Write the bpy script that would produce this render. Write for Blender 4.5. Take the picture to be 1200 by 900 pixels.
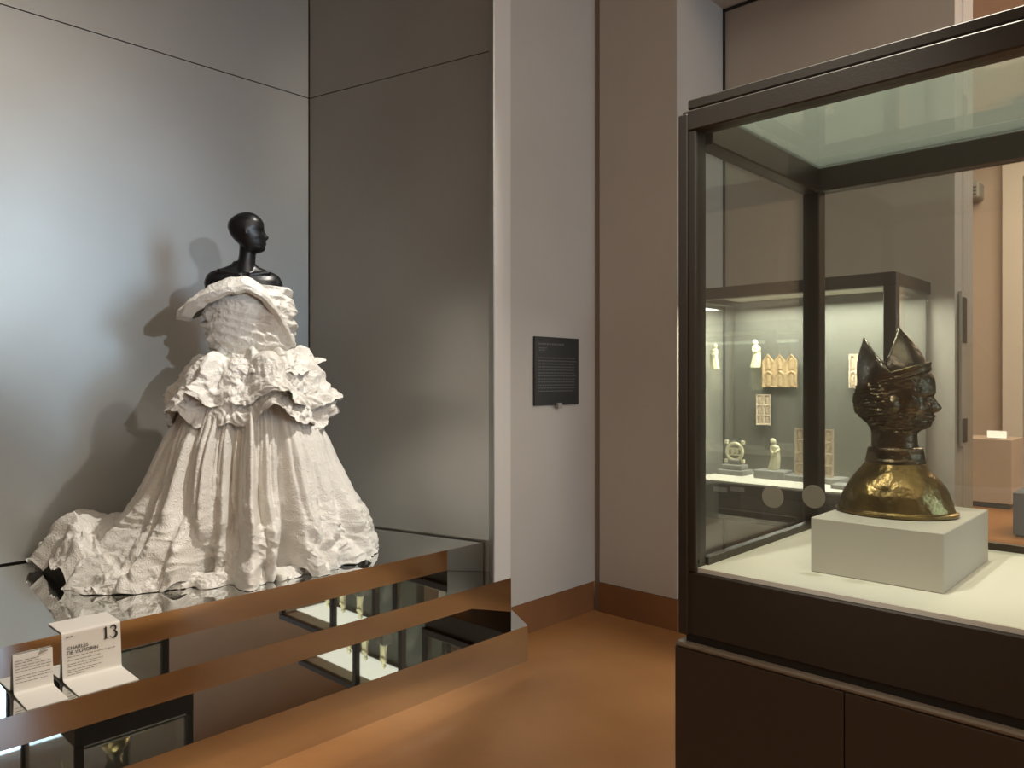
import bpy, bmesh, math, random
import numpy as np
from mathutils import Vector, Matrix

for o in list(bpy.data.objects):
    bpy.data.objects.remove(o, do_unlink=True)
SC = bpy.context.scene
COL = SC.collection
rng = random.Random(7)

# ------------------------------------------------------------------ camera
FPX, HZ = 890.0, 445.0
CAM_Z = 1.40
FW = (0.7278, 0.6858)          # forward in plan: world X runs along the niche, world Y into it
RT = (0.6858, -0.7278)
cam_d = bpy.data.cameras.new('camera')
cam = bpy.data.objects.new('camera', cam_d); COL.objects.link(cam)
cam.location = (0, 0, CAM_Z)
cam.rotation_euler = (math.pi / 2, 0, math.atan2(FW[1], FW[0]) - math.pi / 2)
cam_d.sensor_width = 36.0
cam_d.lens = FPX / 1200 * 36.0
cam_d.shift_y = -(450 - HZ) / 1200
cam_d.clip_start = 0.05
SC.camera = cam

# ------------------------------------------------------------------ world, exposure, lights
w = bpy.data.worlds.new('world'); SC.world = w; w.use_nodes = True
w.node_tree.nodes['Background'].inputs[0].default_value = (0.5, 0.52, 0.55, 1)
w.node_tree.nodes['Background'].inputs[1].default_value = 0.05
SC.view_settings.view_transform = 'Standard'
SC.view_settings.look = 'None'
SC.view_settings.gamma = 1.0
SC.view_settings.use_curve_mapping = False
SC.view_settings.exposure = 0.1
SC.cycles.use_denoising = True
SC.cycles.max_bounces = 12
SC.cycles.transparent_max_bounces = 24
SC.cycles.caustics_reflective = True
SC.cycles.sample_clamp_indirect = 4.0


def aim(o, tgt):
    d = Vector(tgt) - o.location
    o.rotation_euler = d.to_track_quat('-Z', 'Y').to_euler()


def spot(name, loc, tgt, power, ang, blend, rad, col):
    l = bpy.data.lights.new(name, 'SPOT'); l.energy = power; l.spot_size = math.radians(ang)
    l.spot_blend = blend; l.shadow_soft_size = rad; l.color = col
    o = bpy.data.objects.new(name, l); COL.objects.link(o); o.location = loc; aim(o, tgt)
    return o


def area(name, loc, tgt, power, sx, sy, col):
    l = bpy.data.lights.new(name, 'AREA'); l.shape = 'RECTANGLE'; l.size = sx; l.size_y = sy
    l.energy = power; l.color = col
    o = bpy.data.objects.new(name, l); COL.objects.link(o); o.location = loc; aim(o, tgt)
    return o


WARM = (1.0, 0.86, 0.68)
spot('track_spot_low', (0.45, -5.2, 2.45), (1.55, 4.2, 1.98), 800, 13, 1.0, 0.08, (0.84, 0.92, 1.0))
spot('track_spot_key', (2.75, 1.75, 4.75), (1.66, 3.25, 0.75), 560, 34, 0.6, 0.04, (1.0, 0.95, 0.86))
spot('track_spot_case', (1.62, 0.65, 4.8), (1.72, 0.50, 1.0), 640, 24, 0.5, 0.04, (1.0, 0.96, 0.82))
sl = spot('added_floor_strip_spot', (-0.55, 2.425, 4.85), (-0.55, 2.425, 0), 150, 2.5, 0.06, 0.01, (1.0, 0.90, 0.72))  # added lamp, stands in for light the mirrored riser throws on the floor
sl.rotation_euler = (0, 0, 0); sl.scale = (32.0, 1.0, 1.0)
area('hall_ambient_fill', (0.5, -2.5, 4.9), (0.5, -2.5, 0), 175, 5.0, 4.0, WARM)  # unseen fill added for the general ambient light
area('ceiling_panel_far', (8.5, 0.0, 4.9), (8.5, 0.0, 0), 420, 3.0, 4.0, (1.0, 0.76, 0.52))
area('vitrine_lamp', (3.98, 1.62, 1.815), (3.98, 1.62, 0.9), 26, 0.34, 0.95, (1.0, 0.95, 0.84))
area('second_vitrine_lamp', (4.22, -0.3, 1.62), (4.22, -0.3, 0.9), 2.0, 0.34, 1.3, (1.0, 0.98, 0.84))
for n_ in (-.62, -.36, -.08):
    spot('second_vitrine_spot', (4.03, n_, 1.64), (4.21, n_, 1.45), 4.5, 50, 0.5, 0.01, (1.0, 0.97, 0.70))
spot('track_spot_bust', (-0.6, 1.2, 4.3), (1.72, 0.50, 1.25), 340, 14, 0.6, 0.09, (1.0, 0.95, 0.85))


# ------------------------------------------------------------------ helpers
def dirpx(x):
    t = (x - 600) / FPX
    return FW[0] + t * RT[0], FW[1] + t * RT[1]


def on_x(x, y, X):           # where the sight line of a photo point meets the plane world-X = X
    a, b = dirpx(x); k = X / a
    return Vector((X, b * k, CAM_Z + (HZ - y) / FPX * k))


def on_y(x, y, Y):
    a, b = dirpx(x); k = Y / b
    return Vector((a * k, Y, CAM_Z + (HZ - y) / FPX * k))


def on_z(x, y, z):
    a, b = dirpx(x); k = (z - CAM_Z) * FPX / (HZ - y)
    return Vector((a * k, b * k, z))


def inv(o):
    m = Matrix.LocRotScale(o.location, o.rotation_euler, o.scale)
    if o.parent:
        m = Matrix.LocRotScale(o.parent.location, o.parent.rotation_euler, o.parent.scale) @ m
    return m.inverted()


def link(name, me, mat, parent=None, smooth=False):
    o = bpy.data.objects.new(name, me); COL.objects.link(o)
    if mat: me.materials.append(mat)
    if parent: o.parent = parent
    if smooth and len(me.polygons):
        me.polygons.foreach_set('use_smooth', [True] * len(me.polygons))
    return o


def mesh(name, vs, fs, mat, parent=None, smooth=False, world=True):
    """vertices in world space unless world is False (then in the parent's space)"""
    if parent is not None and world:
        mi = inv(parent); vs = [mi @ Vector(v) for v in vs]
    me = bpy.data.meshes.new(name); me.from_pydata([tuple(v) for v in vs], [], fs); me.update()
    return link(name, me, mat, parent, smooth)


def bm_obj(name, bm, mat, parent=None, smooth=False, world=True, bevel=0.0, seg=1):
    if bevel > 0:
        bmesh.ops.bevel(bm, geom=list(bm.edges), offset=bevel, segments=seg, affect='EDGES', clamp_overlap=True)
    if parent is not None and world:
        bmesh.ops.transform(bm, matrix=inv(parent), verts=bm.verts)
    me = bpy.data.meshes.new(name); bm.to_mesh(me); bm.free()
    return link(name, me, mat, parent, smooth)


def add_box(bm, lo, hi):
    lo = Vector(lo); hi = Vector(hi)
    r = bmesh.ops.create_cube(bm, size=1.0)
    bmesh.ops.scale(bm, vec=hi - lo, verts=r['verts'])
    bmesh.ops.translate(bm, vec=(lo + hi) / 2, verts=r['verts'])
    return r['verts']


def box(name, lo, hi, mat, parent=None, bevel=0.0, world=True):
    bm = bmesh.new(); add_box(bm, lo, hi)
    return bm_obj(name, bm, mat, parent, world=world, bevel=bevel)


def prism(name, poly, z0, z1, mat, parent=None, bevel=0.0):
    bm = bmesh.new()
    b = [bm.verts.new((p[0], p[1], z0)) for p in poly]
    t = [bm.verts.new((p[0], p[1], z1)) for p in poly]
    n = len(poly)
    bm.faces.new(b[::-1]); bm.faces.new(t)
    for i in range(n):
        bm.faces.new((b[i], b[(i + 1) % n], t[(i + 1) % n], t[i]))
    bmesh.ops.recalc_face_normals(bm, faces=bm.faces)
    return bm_obj(name, bm, mat, parent, bevel=bevel)


def grid_mesh(name, P, mat, parent=None, closed=False, smooth=True, world=False, cap=False):
    """P: array rows x cols x 3; closed wraps the columns"""
    nr, nc = P.shape[:2]
    vs = P.reshape(-1, 3).tolist(); fs = []
    m = nc if closed else nc - 1
    for i in range(nr - 1):
        for j in range(m):
            a = i * nc + j; b = i * nc + (j + 1) % nc
            fs.append((a, b, b + nc, a + nc))
    if cap and closed:
        fs.append(tuple(range(nc))[::-1]); fs.append(tuple(range((nr - 1) * nc, nr * nc)))
    return mesh(name, vs, fs, mat, parent, smooth, world)


def empty(name, loc, rz=0.0):
    o = bpy.data.objects.new(name, None); COL.objects.link(o)
    o.empty_display_size = 0.1; o.location = loc; o.rotation_euler = (0, 0, rz)
    return o


def tag(o, label, cat, group=None):
    o['label'] = label; o['category'] = cat
    if group: o['group'] = group
    return o


def struct(o, label=None, cat=None):
    o['kind'] = 'structure'
    if label: o['label'] = label
    if cat: o['category'] = cat
    return o


# vectorised gradient noise
_p = np.random.RandomState(3).permutation(256); _p = np.concatenate([_p, _p, _p])
_g = np.random.RandomState(5).normal(size=(256, 3)); _g /= np.linalg.norm(_g, axis=1)[:, None]


def perlin(x, y, z):
    x, y, z = np.broadcast_arrays(np.asarray(x, float), np.asarray(y, float), np.asarray(z, float))
    xi, yi, zi = [np.floor(a).astype(int) for a in (x, y, z)]
    xf, yf, zf = x - xi, y - yi, z - zi
    f = lambda t: t * t * t * (t * (t * 6 - 15) + 10)
    u, v, w_ = f(xf), f(yf), f(zf)
    out = 0
    for dx in (0, 1):
        for dy in (0, 1):
            for dz in (0, 1):
                h = _p[_p[_p[(xi + dx) & 255] + ((yi + dy) & 255)] + ((zi + dz) & 255)]
                g = _g[h]
                d = g[..., 0] * (xf - dx) + g[..., 1] * (yf - dy) + g[..., 2] * (zf - dz)
                out = out + d * (u if dx else 1 - u) * (v if dy else 1 - v) * (w_ if dz else 1 - w_)
    return out * 1.6


def ridge(x, y, z):
    return 1 - 2 * np.abs(perlin(x, y, z))


def crumple(P, s, seed=0.0):
    """creased-paper relief: sharp ridges at two scales"""
    x, y, z = P[..., 0] * s + seed, P[..., 1] * s + seed * 1.7, P[..., 2] * s - seed
    wx = perlin(x * .6 + 9, y * .6, z * .6) * 1.2; wz = perlin(x * .6, y * .6 + 5, z * .6) * 1.2
    return ridge(x + wx, y, z + wz) * .6 + ridge(x * 2.3 + wz, y * 2.3 + 3, z * 2.3 + wx) * .3


# ------------------------------------------------------------------ materials
def mat(name, col, rough=0.5, metal=0.0, var=0.0, vscale=3.0, bump=0.0, bscale=60.0, stretch=None, coat=0.0, spec=None, col2=None, dist=0.01):
    m = bpy.data.materials.new(name); m.use_nodes = True
    nt = m.node_tree; b = nt.nodes['Principled BSDF']
    b.inputs['Base Color'].default_value = (*col, 1)
    b.inputs['Roughness'].default_value = rough
    b.inputs['Metallic'].default_value = metal
    if coat: b.inputs['Coat Weight'].default_value = coat; b.inputs['Coat Roughness'].default_value = 0.15
    if spec is not None: b.inputs['Specular IOR Level'].default_value = spec
    tc = nt.nodes.new('ShaderNodeTexCoord'); mp = nt.nodes.new('ShaderNodeMapping')
    nt.links.new(tc.outputs['Object'], mp.inputs[0])
    if stretch: mp.inputs['Scale'].default_value = stretch
    if var > 0 or col2:
        n = nt.nodes.new('ShaderNodeTexNoise'); n.inputs['Scale'].default_value = vscale; n.inputs['Detail'].default_value = 6
        nt.links.new(mp.outputs[0], n.inputs['Vector'])
        r = nt.nodes.new('ShaderNodeValToRGB')
        c2 = col2 or tuple(min(1, c * (1 + var)) for c in col)
        c1 = col if col2 else tuple(c * (1 - var) for c in col)
        r.color_ramp.elements[0].position = 0.33; r.color_ramp.elements[1].position = 0.67
        r.color_ramp.elements[0].color = (*c1, 1); r.color_ramp.elements[1].color = (*c2, 1)
        nt.links.new(n.outputs[0], r.inputs[0]); nt.links.new(r.outputs[0], b.inputs['Base Color'])
    if bump > 0:
        n2 = nt.nodes.new('ShaderNodeTexNoise'); n2.inputs['Scale'].default_value = bscale; n2.inputs['Detail'].default_value = 5
        nt.links.new(mp.outputs[0], n2.inputs['Vector'])
        bp = nt.nodes.new('ShaderNodeBump'); bp.inputs['Strength'].default_value = bump; bp.inputs['Distance'].default_value = dist
        nt.links.new(n2.outputs[0], bp.inputs['Height']); nt.links.new(bp.outputs[0], b.inputs['Normal'])
    return m


def glass(name, tint, amount=1.0, haze=0.0, hazecol=(0.5, 0.55, 0.48), rough=0.0):
    """thin pane: clear transmission, fresnel mirror reflection and a little surface film"""
    m = bpy.data.materials.new(name); m.use_nodes = True; nt = m.node_tree
    for n in list(nt.nodes): nt.nodes.remove(n)
    out = nt.nodes.new('ShaderNodeOutputMaterial'); tr = nt.nodes.new('ShaderNodeBsdfTransparent')
    gl = nt.nodes.new('ShaderNodeBsdfGlossy'); fr = nt.nodes.new('ShaderNodeFresnel'); mx = nt.nodes.new('ShaderNodeMixShader')
    tr.inputs[0].default_value = (*tint, 1); gl.inputs['Roughness'].default_value = rough
    gl.inputs[0].default_value = (amount, amount, amount, 1)
    ge = nt.nodes.new('ShaderNodeNewGeometry'); io = nt.nodes.new('ShaderNodeMapRange')
    io.inputs['To Min'].default_value = 1.5; io.inputs['To Max'].default_value = 1 / 1.5     # same air-to-glass reflectance from both sides of the thin pane
    nt.links.new(ge.outputs['Backfacing'], io.inputs['Value']); nt.links.new(io.outputs[0], fr.inputs['IOR'])
    base = tr.outputs[0]
    if haze > 0:
        df = nt.nodes.new('ShaderNodeBsdfDiffuse'); df.inputs[0].default_value = (*hazecol, 1)
        tl = nt.nodes.new('ShaderNodeBsdfTranslucent'); tl.inputs[0].default_value = (*hazecol, 1)
        ad = nt.nodes.new('ShaderNodeMixShader'); ad.inputs[0].default_value = 0.5
        nt.links.new(df.outputs[0], ad.inputs[1]); nt.links.new(tl.outputs[0], ad.inputs[2])
        hm = nt.nodes.new('ShaderNodeMixShader'); hm.inputs[0].default_value = haze
        nt.links.new(tr.outputs[0], hm.inputs[1]); nt.links.new(ad.outputs[0], hm.inputs[2]); base = hm.outputs[0]
    nt.links.new(fr.outputs[0], mx.inputs[0]); nt.links.new(base, mx.inputs[1]); nt.links.new(gl.outputs[0], mx.inputs[2])
    nt.links.new(mx.outputs[0], out.inputs[0])
    return m


def emit(name, col, s):
    m = bpy.data.materials.new(name); m.use_nodes = True; nt = m.node_tree
    b = nt.nodes['Principled BSDF']; b.inputs['Base Color'].default_value = (*col, 1)
    b.inputs['Emission Color'].default_value = (*col, 1); b.inputs['Emission Strength'].default_value = s
    return m


M = {}
M['floor'] = mat('polished_cork', (0.30, 0.132, 0.042), 0.33, var=0.22, vscale=1.6, bump=0.05, bscale=70, col2=(0.40, 0.190, 0.068))
M['wood'] = mat('stained_wood', (0.24, 0.105, 0.043), 0.35, var=0.15, vscale=2.0)
M['joint'] = mat('brown_joint', (0.20, 0.15, 0.115), 0.6)
M['paint'] = mat('warm_grey_paint', (0.49, 0.452, 0.405), 0.75, var=0.03, vscale=2.0, bump=0.05, bscale=220)
M['white_paint'] = mat('off_white_paint', (0.66, 0.62, 0.57), 0.6, bump=0.05, bscale=150)
M['ceiling'] = mat('ceiling_paint', (0.55, 0.52, 0.48), 0.8)
M['silver'] = mat('satin_silver_panel', (0.50, 0.50, 0.48), 0.36, metal=0.65, var=0.04, vscale=1.5, bump=0.04, bscale=160)
M['mirror'] = mat('mirror_acrylic', (0.70, 0.71, 0.70), 0.015, metal=1.0)
M['dark'] = mat('dark_gap', (0.02, 0.015, 0.012), 0.6)
M['bronze_frame'] = mat('dark_bronze_frame', (0.050, 0.041, 0.032), 0.40, metal=0.3, bump=0.03, bscale=200)
M['brown_lam'] = mat('dark_brown_laminate', (0.050, 0.033, 0.021), 0.5, bump=0.03, bscale=160)
M['light_edge'] = mat('edge_highlight', (0.20, 0.16, 0.12), 0.4)  # paler moulding colour paints in the light its edge catches
M['deck'] = mat('white_board', (0.78, 0.75, 0.66), 0.65, bump=0.03, bscale=120)
M['block'] = mat('painted_block', (0.52, 0.49, 0.43), 0.6, bump=0.05, bscale=150)
M['glass'] = glass('clear_pane', (0.945, 0.955, 0.94))
M['glass_film'] = glass('dusty_pane', (0.92, 0.935, 0.92), haze=0.05, hazecol=(0.56, 0.58, 0.55))
M['glass_top'] = glass('frosted_top_pane', (0.86, 0.89, 0.84), haze=0.38, hazecol=(0.40, 0.46, 0.43))
M['dot'] = glass('pale_dot', (0.8, 0.8, 0.72), haze=0.28, hazecol=(0.6, 0.58, 0.5), rough=0.3)
M['silk'] = mat('crinkled_ivory_silk', (0.74, 0.705, 0.645), 0.40, bump=0.5, bscale=80, dist=0.008)
for n_ in M['silk'].node_tree.nodes:
    if n_.type == 'TEX_NOISE':
        n_.noise_type = 'RIDGED_MULTIFRACTAL'; n_.inputs['Detail'].default_value = 4; n_.inputs['Distortion'].default_value = 0.6
M['black'] = mat('black_mannequin_lacquer', (0.006, 0.006, 0.007), 0.36, spec=0.45)
M['paper'] = mat('white_card', (0.72, 0.68, 0.62), 0.6)
M['ink'] = mat('black_ink', (0.02, 0.02, 0.02), 0.6)
M['ink_grey'] = mat('grey_ink', (0.22, 0.20, 0.18), 0.7)
M['plaque'] = mat('black_plaque', (0.022, 0.022, 0.022), 0.5)
M['chalk'] = mat('pale_print', (0.12, 0.12, 0.115), 0.7)
M['ivory'] = mat('bright_ivory', (0.85, 0.80, 0.58), 0.5, var=0.1, vscale=40)
M['ivory_tan'] = mat('aged_ivory', (0.50, 0.36, 0.20), 0.5, var=0.3, vscale=70)
M['ivory_pale'] = mat('pale_carved_ivory', (0.66, 0.54, 0.40), 0.5, var=0.25, vscale=90)
M['vit_back'] = mat('olive_grey_lining', (0.14, 0.14, 0.118), 0.7, bump=0.04, bscale=200)
M['greyblock'] = mat('grey_plinth_paint', (0.30, 0.30, 0.28), 0.6)
M['bronze'] = mat('dark_patinated_bronze', (0.050, 0.040, 0.025), 0.24, metal=0.88, var=0.5, vscale=22, bump=0.45, bscale=70, col2=(0.16, 0.118, 0.07))
M['gold'] = mat('worn_gilt_copper', (0.10, 0.070, 0.027), 0.30, metal=0.92, bump=0.35, bscale=40, col2=(0.30, 0.215, 0.085), vscale=11)
M['steel'] = mat('grey_horn_metal', (0.11, 0.092, 0.07), 0.24, metal=0.9, col2=(0.22, 0.19, 0.155), vscale=18, bump=0.15, bscale=60)
M['daylight'] = emit('daylight_window', (0.50, 0.76, 1.0), 7.0)
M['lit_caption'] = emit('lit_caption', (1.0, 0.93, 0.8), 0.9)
M['far_paint'] = mat('pinkish_far_wall', (0.50, 0.41, 0.34), 0.75)
M['navy'] = mat('slate_blue_plinth', (0.10, 0.13, 0.18), 0.5)

# ------------------------------------------------------------------ room shell
HC = 5.0
NB = 4.205                   # plane of the niche's rear wall
Z3, Z2, Z1 = 0.175, 0.359, 0.524   # tops of the three mirrored tiers
struct(box('floor', (-5, -7, -0.1), (12, 6.2, 0), M['floor']))
struct(box('ceiling', (-5, -7, HC), (12, 6.2, HC + 0.1), M['ceiling']))
struct(box('wall_left', (-5.1, -7, 0), (-5, 6.2, HC), M['paint']))
struct(box('wall_rear', (-5, -7.1, 0), (12, -7, HC), M['paint']))
struct(box('wall_far', (11.6, -7, 0), (11.7, 6.2, HC), M['far_paint']))

# niche rear wall and slanted side wall, each clad with a lower and an upper satin panel
SEAM = 3.17
wb = box('wall_niche', (-3.0, NB + 0.012, 0), (2.9, NB + 0.15, HC), M['dark']); struct(wb)
for i, (a, b) in enumerate(((-3.0, 0.475), (0.481, 2.596))):
    box('panel', (a, NB, Z1 + 0.008), (b, NB + 0.011, SEAM - 0.003), M['silver'], wb)
    box('panel', (a, NB, SEAM + 0.003), (b, NB + 0.011, HC), M['silver'], wb)
A, B, Cc = Vector((2.604, NB)), Vector((2.894, 2.898)), Vector((2.7735, 2.742))
ws = prism('wall_niche_side', [(2.620, NB + 0.012), (2.911, 2.905), (2.7775, 2.742), (2.900, 2.742), (2.956, 2.806), (2.956, 2.938), (4.2, 2.938), (4.2, NB + 0.15), (2.91, NB + 0.15), (2.91, NB + 0.012)], Z2, HC, M['white_paint']); struct(ws)
nrm = Vector(((B - A).y, -(B - A).x)).normalized(); nrm = -nrm if nrm.x > 0 else nrm
for z0, z1 in ((Z1 + 0.008, SEAM - 0.003), (SEAM + 0.003, HC)):
    prism('panel', [A, B, B - nrm * 0.012, A - nrm * 0.012], z0, z1, M['silver'], ws)
dgn = (Cc - B).normalized(); dn = Vector((-dgn.y, dgn.x)); dn = -dn if dn.x > 0 else dn
prism('edge_strip', [B, Cc + dn * 0.002, Cc - dn * 0.004, B - dn * 0.012], Z2 + 0.001, HC, M['silver'], ws)
# left end of the niche, out of view
struct(box('wall_niche_end', (-3.2, 2.6, 0), (-3.0, NB + 0.15, HC), M['paint']))

# stepped mirror plinth
pl = empty('mirror_plinth', (1.0, 3.3, 0))
tag(pl, 'three-tiered mirrored plinth with polished steps, carrying the gown', 'plinth')
prism('tier', [(-3, 2.539), (2.809, 2.539), (2.95, 2.79), (2.95, NB), (-3, NB)], 0, Z3, M['mirror'], pl)
prism('tier', [(-3, 2.740), (2.901, 2.740), (2.901, NB), (-3, NB)], Z3, Z2, M['mirror'], pl)
prism('tier', [(-3, 2.920), (2.886, 2.920), (2.602, NB - 0.001), (-3, NB - 0.001)], Z2, Z1, M['mirror'], pl)

# white panel wall with plaque, its skirting and the corner
wp = prism('wall_panel', [(2.957, 2.80), (3.705, 2.80), (3.705, 2.935), (3.10, 2.935)], Z3 + 0.003, HC, M['paint']); struct(wp)
struct(box('baseboard_panel', (2.965, 2.805, 0), (3.70, 2.93, Z3), M['wood']))
struct(box('trim_1', (3.704, 2.768, 0), (3.72, 2.7995, HC), M['joint']))
wr = prism('wall_right', [(3.705, 2.231), (3.705, 2.764), (4.40, 2.764), (4.40, 0.985), (4.245, 0.985), (4.245, 2.231)], Z3 + 0.003, HC, M['paint']); struct(wr)
struct(box('baseboard_right', (3.698, 2.225, 0), (3.76, 2.764, Z3), M['wood']))
struct(prism('baseboard_recess', [(3.76, 2.225), (4.238, 2.225), (4.238, 0.985), (4.30, 0.985), (4.30, 2.30), (3.76, 2.30)], 0, Z3, M['wood']))
struct(box('trim_2', (4.232, 2.219, Z3), (4.2449, 2.2309, 3.65), M['dark']))
struct(box('trim_3', (4.232, 0.99, 3.632), (4.2449, 2.2309, 3.645), M['dark']))
struct(box('ceiling_recess', (3.705, 0.985, 3.65), (4.2449, 2.2305, HC), M['paint']))
struct(box('wall_recess_end', (4.401, 0.982, 0), (4.60, 2.764, HC), M['paint']))

# daylight windows in the rear wall behind the photographer
for k, (a, b) in enumerate(((2.4, 4.5),)):
    wn = box('window_%d' % (k + 1), (a, -6.999, 0.9), (b, -6.97, 4.2), M['daylight']); struct(wn)
    for u in np.linspace(a, b, 4):
        box('mullion', (u - 0.03, -6.97, 0.9), (u + 0.03, -6.93, 4.2), M['white_paint'], wn)
    for z in (0.9, 2.4, 4.2):
        box('transom', (a, -6.968, z - 0.03), (b, -6.932, z + 0.03), M['white_paint'], wn)

# ------------------------------------------------------------------ gown on its mannequin
CX, CY = 1.832, 3.502
GS = 0.886
rx = math.atan2(-0.4635, 0.8861)     # local x = picture right, local y = away, z from the plinth top


def prof(t, xs, ys):
    return np.interp(t, xs, ys)


def smoothstep(a, b, x):
    t = np.clip((x - a) / (b - a), 0, 1); return t * t * (3 - 2 * t)


gown = empty('ball_gown', (CX, CY, Z1), rx)
gown.scale = (GS, GS, GS)
tag(gown, 'ivory crinkled off-shoulder ball gown with ruffled peplum and long train, on black mannequin', 'dress')

TH_D = [-180, -170, -160, -150, -140, -129, -115, -104, -90, -75, -60, -40, -20, -8, 0, 20, 45, 70, 90, 120, 135, 150, 165, 180]
RH_D = [1.02, 0.95, 0.89, 0.88, 0.88, 0.72, 0.62, 0.59, 0.585, 0.575, 0.565, 0.59, 0.66, 0.68, 0.67, 0.64, 0.60, 0.62, 0.66, 0.72, 0.78, 0.93, 1.12, 1.02]


def make_skirt():
    nt_, ns = 640, 240
    th = np.linspace(-math.pi, math.pi, nt_, endpoint=False)
    s = np.linspace(0, 1, ns)
    T, S = np.meshgrid(th, s)
    deg = np.degrees(T)
    Rh = np.interp(deg, TH_D, RH_D)
    k = 0.70
    a = np.clip(S / k, 0, 1); b = np.clip((S - k) / (1 - k), 0, 1)
    # upper cone: radius and height
    rc = np.interp(a, [0, .14, .28, .45, .6, .8, 1], [.19, .26, .345, .43, .485, .56, .625])
    zc = np.interp(a, [0, .14, .28, .45, .6, .8, 1], [1.09, .96, .82, .66, .52, .36, .24])
    rc = rc * (1 - (1 - np.minimum(1, Rh / .67)) * a)
    ext = np.clip(Rh - 0.70, 0, 1)
    r = rc + b * (Rh - 0.625 * np.minimum(1, Rh / .67))
    mound = 0.19 * smoothstep(0.05, 0.35, ext)
    zl = (0.24 * (1 - b ** 1.1)) * (1 - smoothstep(0.0, 0.3, ext)) + smoothstep(0.0, 0.3, ext) * (0.24 - (0.24 - mound) * smoothstep(0, .45, b) - mound * smoothstep(.55, 1, b) ** 1.3)
    z = np.where(S < k, zc, zl)
    x, y = r * np.cos(T), r * np.sin(T)
    P = np.stack([x, y, z], -1)
    low = smoothstep(0.05, 0.9, S)
    # long folds that run down from the waist
    f = 0
    warp = T + 0.10 * perlin(T * 2.0, S * 2.2, 1.0) * (0.4 + S)
    for fr, am, ph in ((7, .30, .3), (13, .42, 1.9), (23, .36, .7), (41, .26, 2.2), (67, .13, .4)):
        f = f + am * (np.abs(np.sin(warp * fr / 2 + ph + 0.6 * perlin(T * 1.3 + fr, S * 1.5, fr * .37))) ** .75 * 2 - 1.5) * (np.where(fr > 30, np.exp(-((S - .3) / .35) ** 2), 1))
    gather = 0.7 + 1.0 * np.exp(-((deg + 88) / 26) ** 2)
    calm = 1 - 0.62 * np.exp(-((deg + 42) / 20) ** 2)
    dr = f * (0.016 + 0.046 * smoothstep(0, .5, S)) * gather * calm
    # deep folds framing the right-hand panel and the train break
    for d0, wd, am in ((-66, 4.5, -.115), (-57, 7, .030), (-44, 3.0, -.035), (-28, 3.5, -.055), (-12, 5, -.05), (-97, 3, -.05), (-108, 3, -.05), (-119, 4.5, -.090), (-134, 4, -.075), (-150, 5, -.07), (-82, 2.5, -.055), (-74, 2.5, -.05)):
        c = d0 + 9 * perlin(S * 2.5, d0 * .31, .5)
        dr = dr + am * np.exp(-((deg - c) / wd) ** 2) * smoothstep(0.1, .75, S)
    flat = smoothstep(k - .05, k + .18, S) * smoothstep(0.0, 0.25, ext)
    Q = P * np.array([1, 1, .45])
    cr = crumple(Q, 4.5, 2.0) * 0.036 + crumple(P, 7.5, 8.0) * 0.032 * smoothstep(.35, .9, S) + crumple(P, 26.0, 5.0) * 0.005
    cr = cr * (0.30 + 0.85 * smoothstep(.3, .9, S))
    dr = dr + cr
    P[..., 0] += np.cos(T) * dr * (1 - .75 * flat)
    P[..., 1] += np.sin(T) * dr * (1 - .75 * flat)
    P[..., 2] += flat * (dr * 1.1 + 0.05 * ridge(P[..., 0] * 3.2, P[..., 1] * 3.2, 2.) * np.sin(np.pi * np.clip(b, 0, 1)))
    # scalloped, rolling hem
    hm = smoothstep(.80, 1, S)
    wave = np.sin(warp * 11 + 1.3 * perlin(T * 3, 0, 7)) * .5 + np.sin(warp * 23 + 2 * perlin(T * 4, 3, 7)) * .35
    P[..., 0] += np.cos(T) * hm * wave * .050
    P[..., 1] += np.sin(T) * hm * wave * .050
    lift = hm * np.clip(0.002 + .030 * np.sin(warp * 17 + 4 * perlin(T * 2.5, 1, 2)) + .012 * np.sin(warp * 39), 0, .05)
    P[..., 2] += lift
    P[..., 2] = np.maximum(P[..., 2], 0.0006 + 0.0015 * (1 + perlin(P[..., 0] * 9, P[..., 1] * 9, 0)))
    # keep clear of the rear wall and the plinth's front edge
    ca, sa = math.cos(rx), math.sin(rx)
    n_ = CY + GS * (P[..., 0] * sa + P[..., 1] * ca)
    over = np.maximum(0, n_ - (NB - .03)) / GS; P[..., 0] -= over * sa; P[..., 1] -= over * ca
    under = np.maximum(0, 2.935 - n_) / GS * (P[..., 2] < .5); P[..., 0] += under * sa; P[..., 1] += under * ca
    return P


grid_mesh('skirt_and_train', make_skirt(), M['silk'], gown, closed=True)


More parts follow.
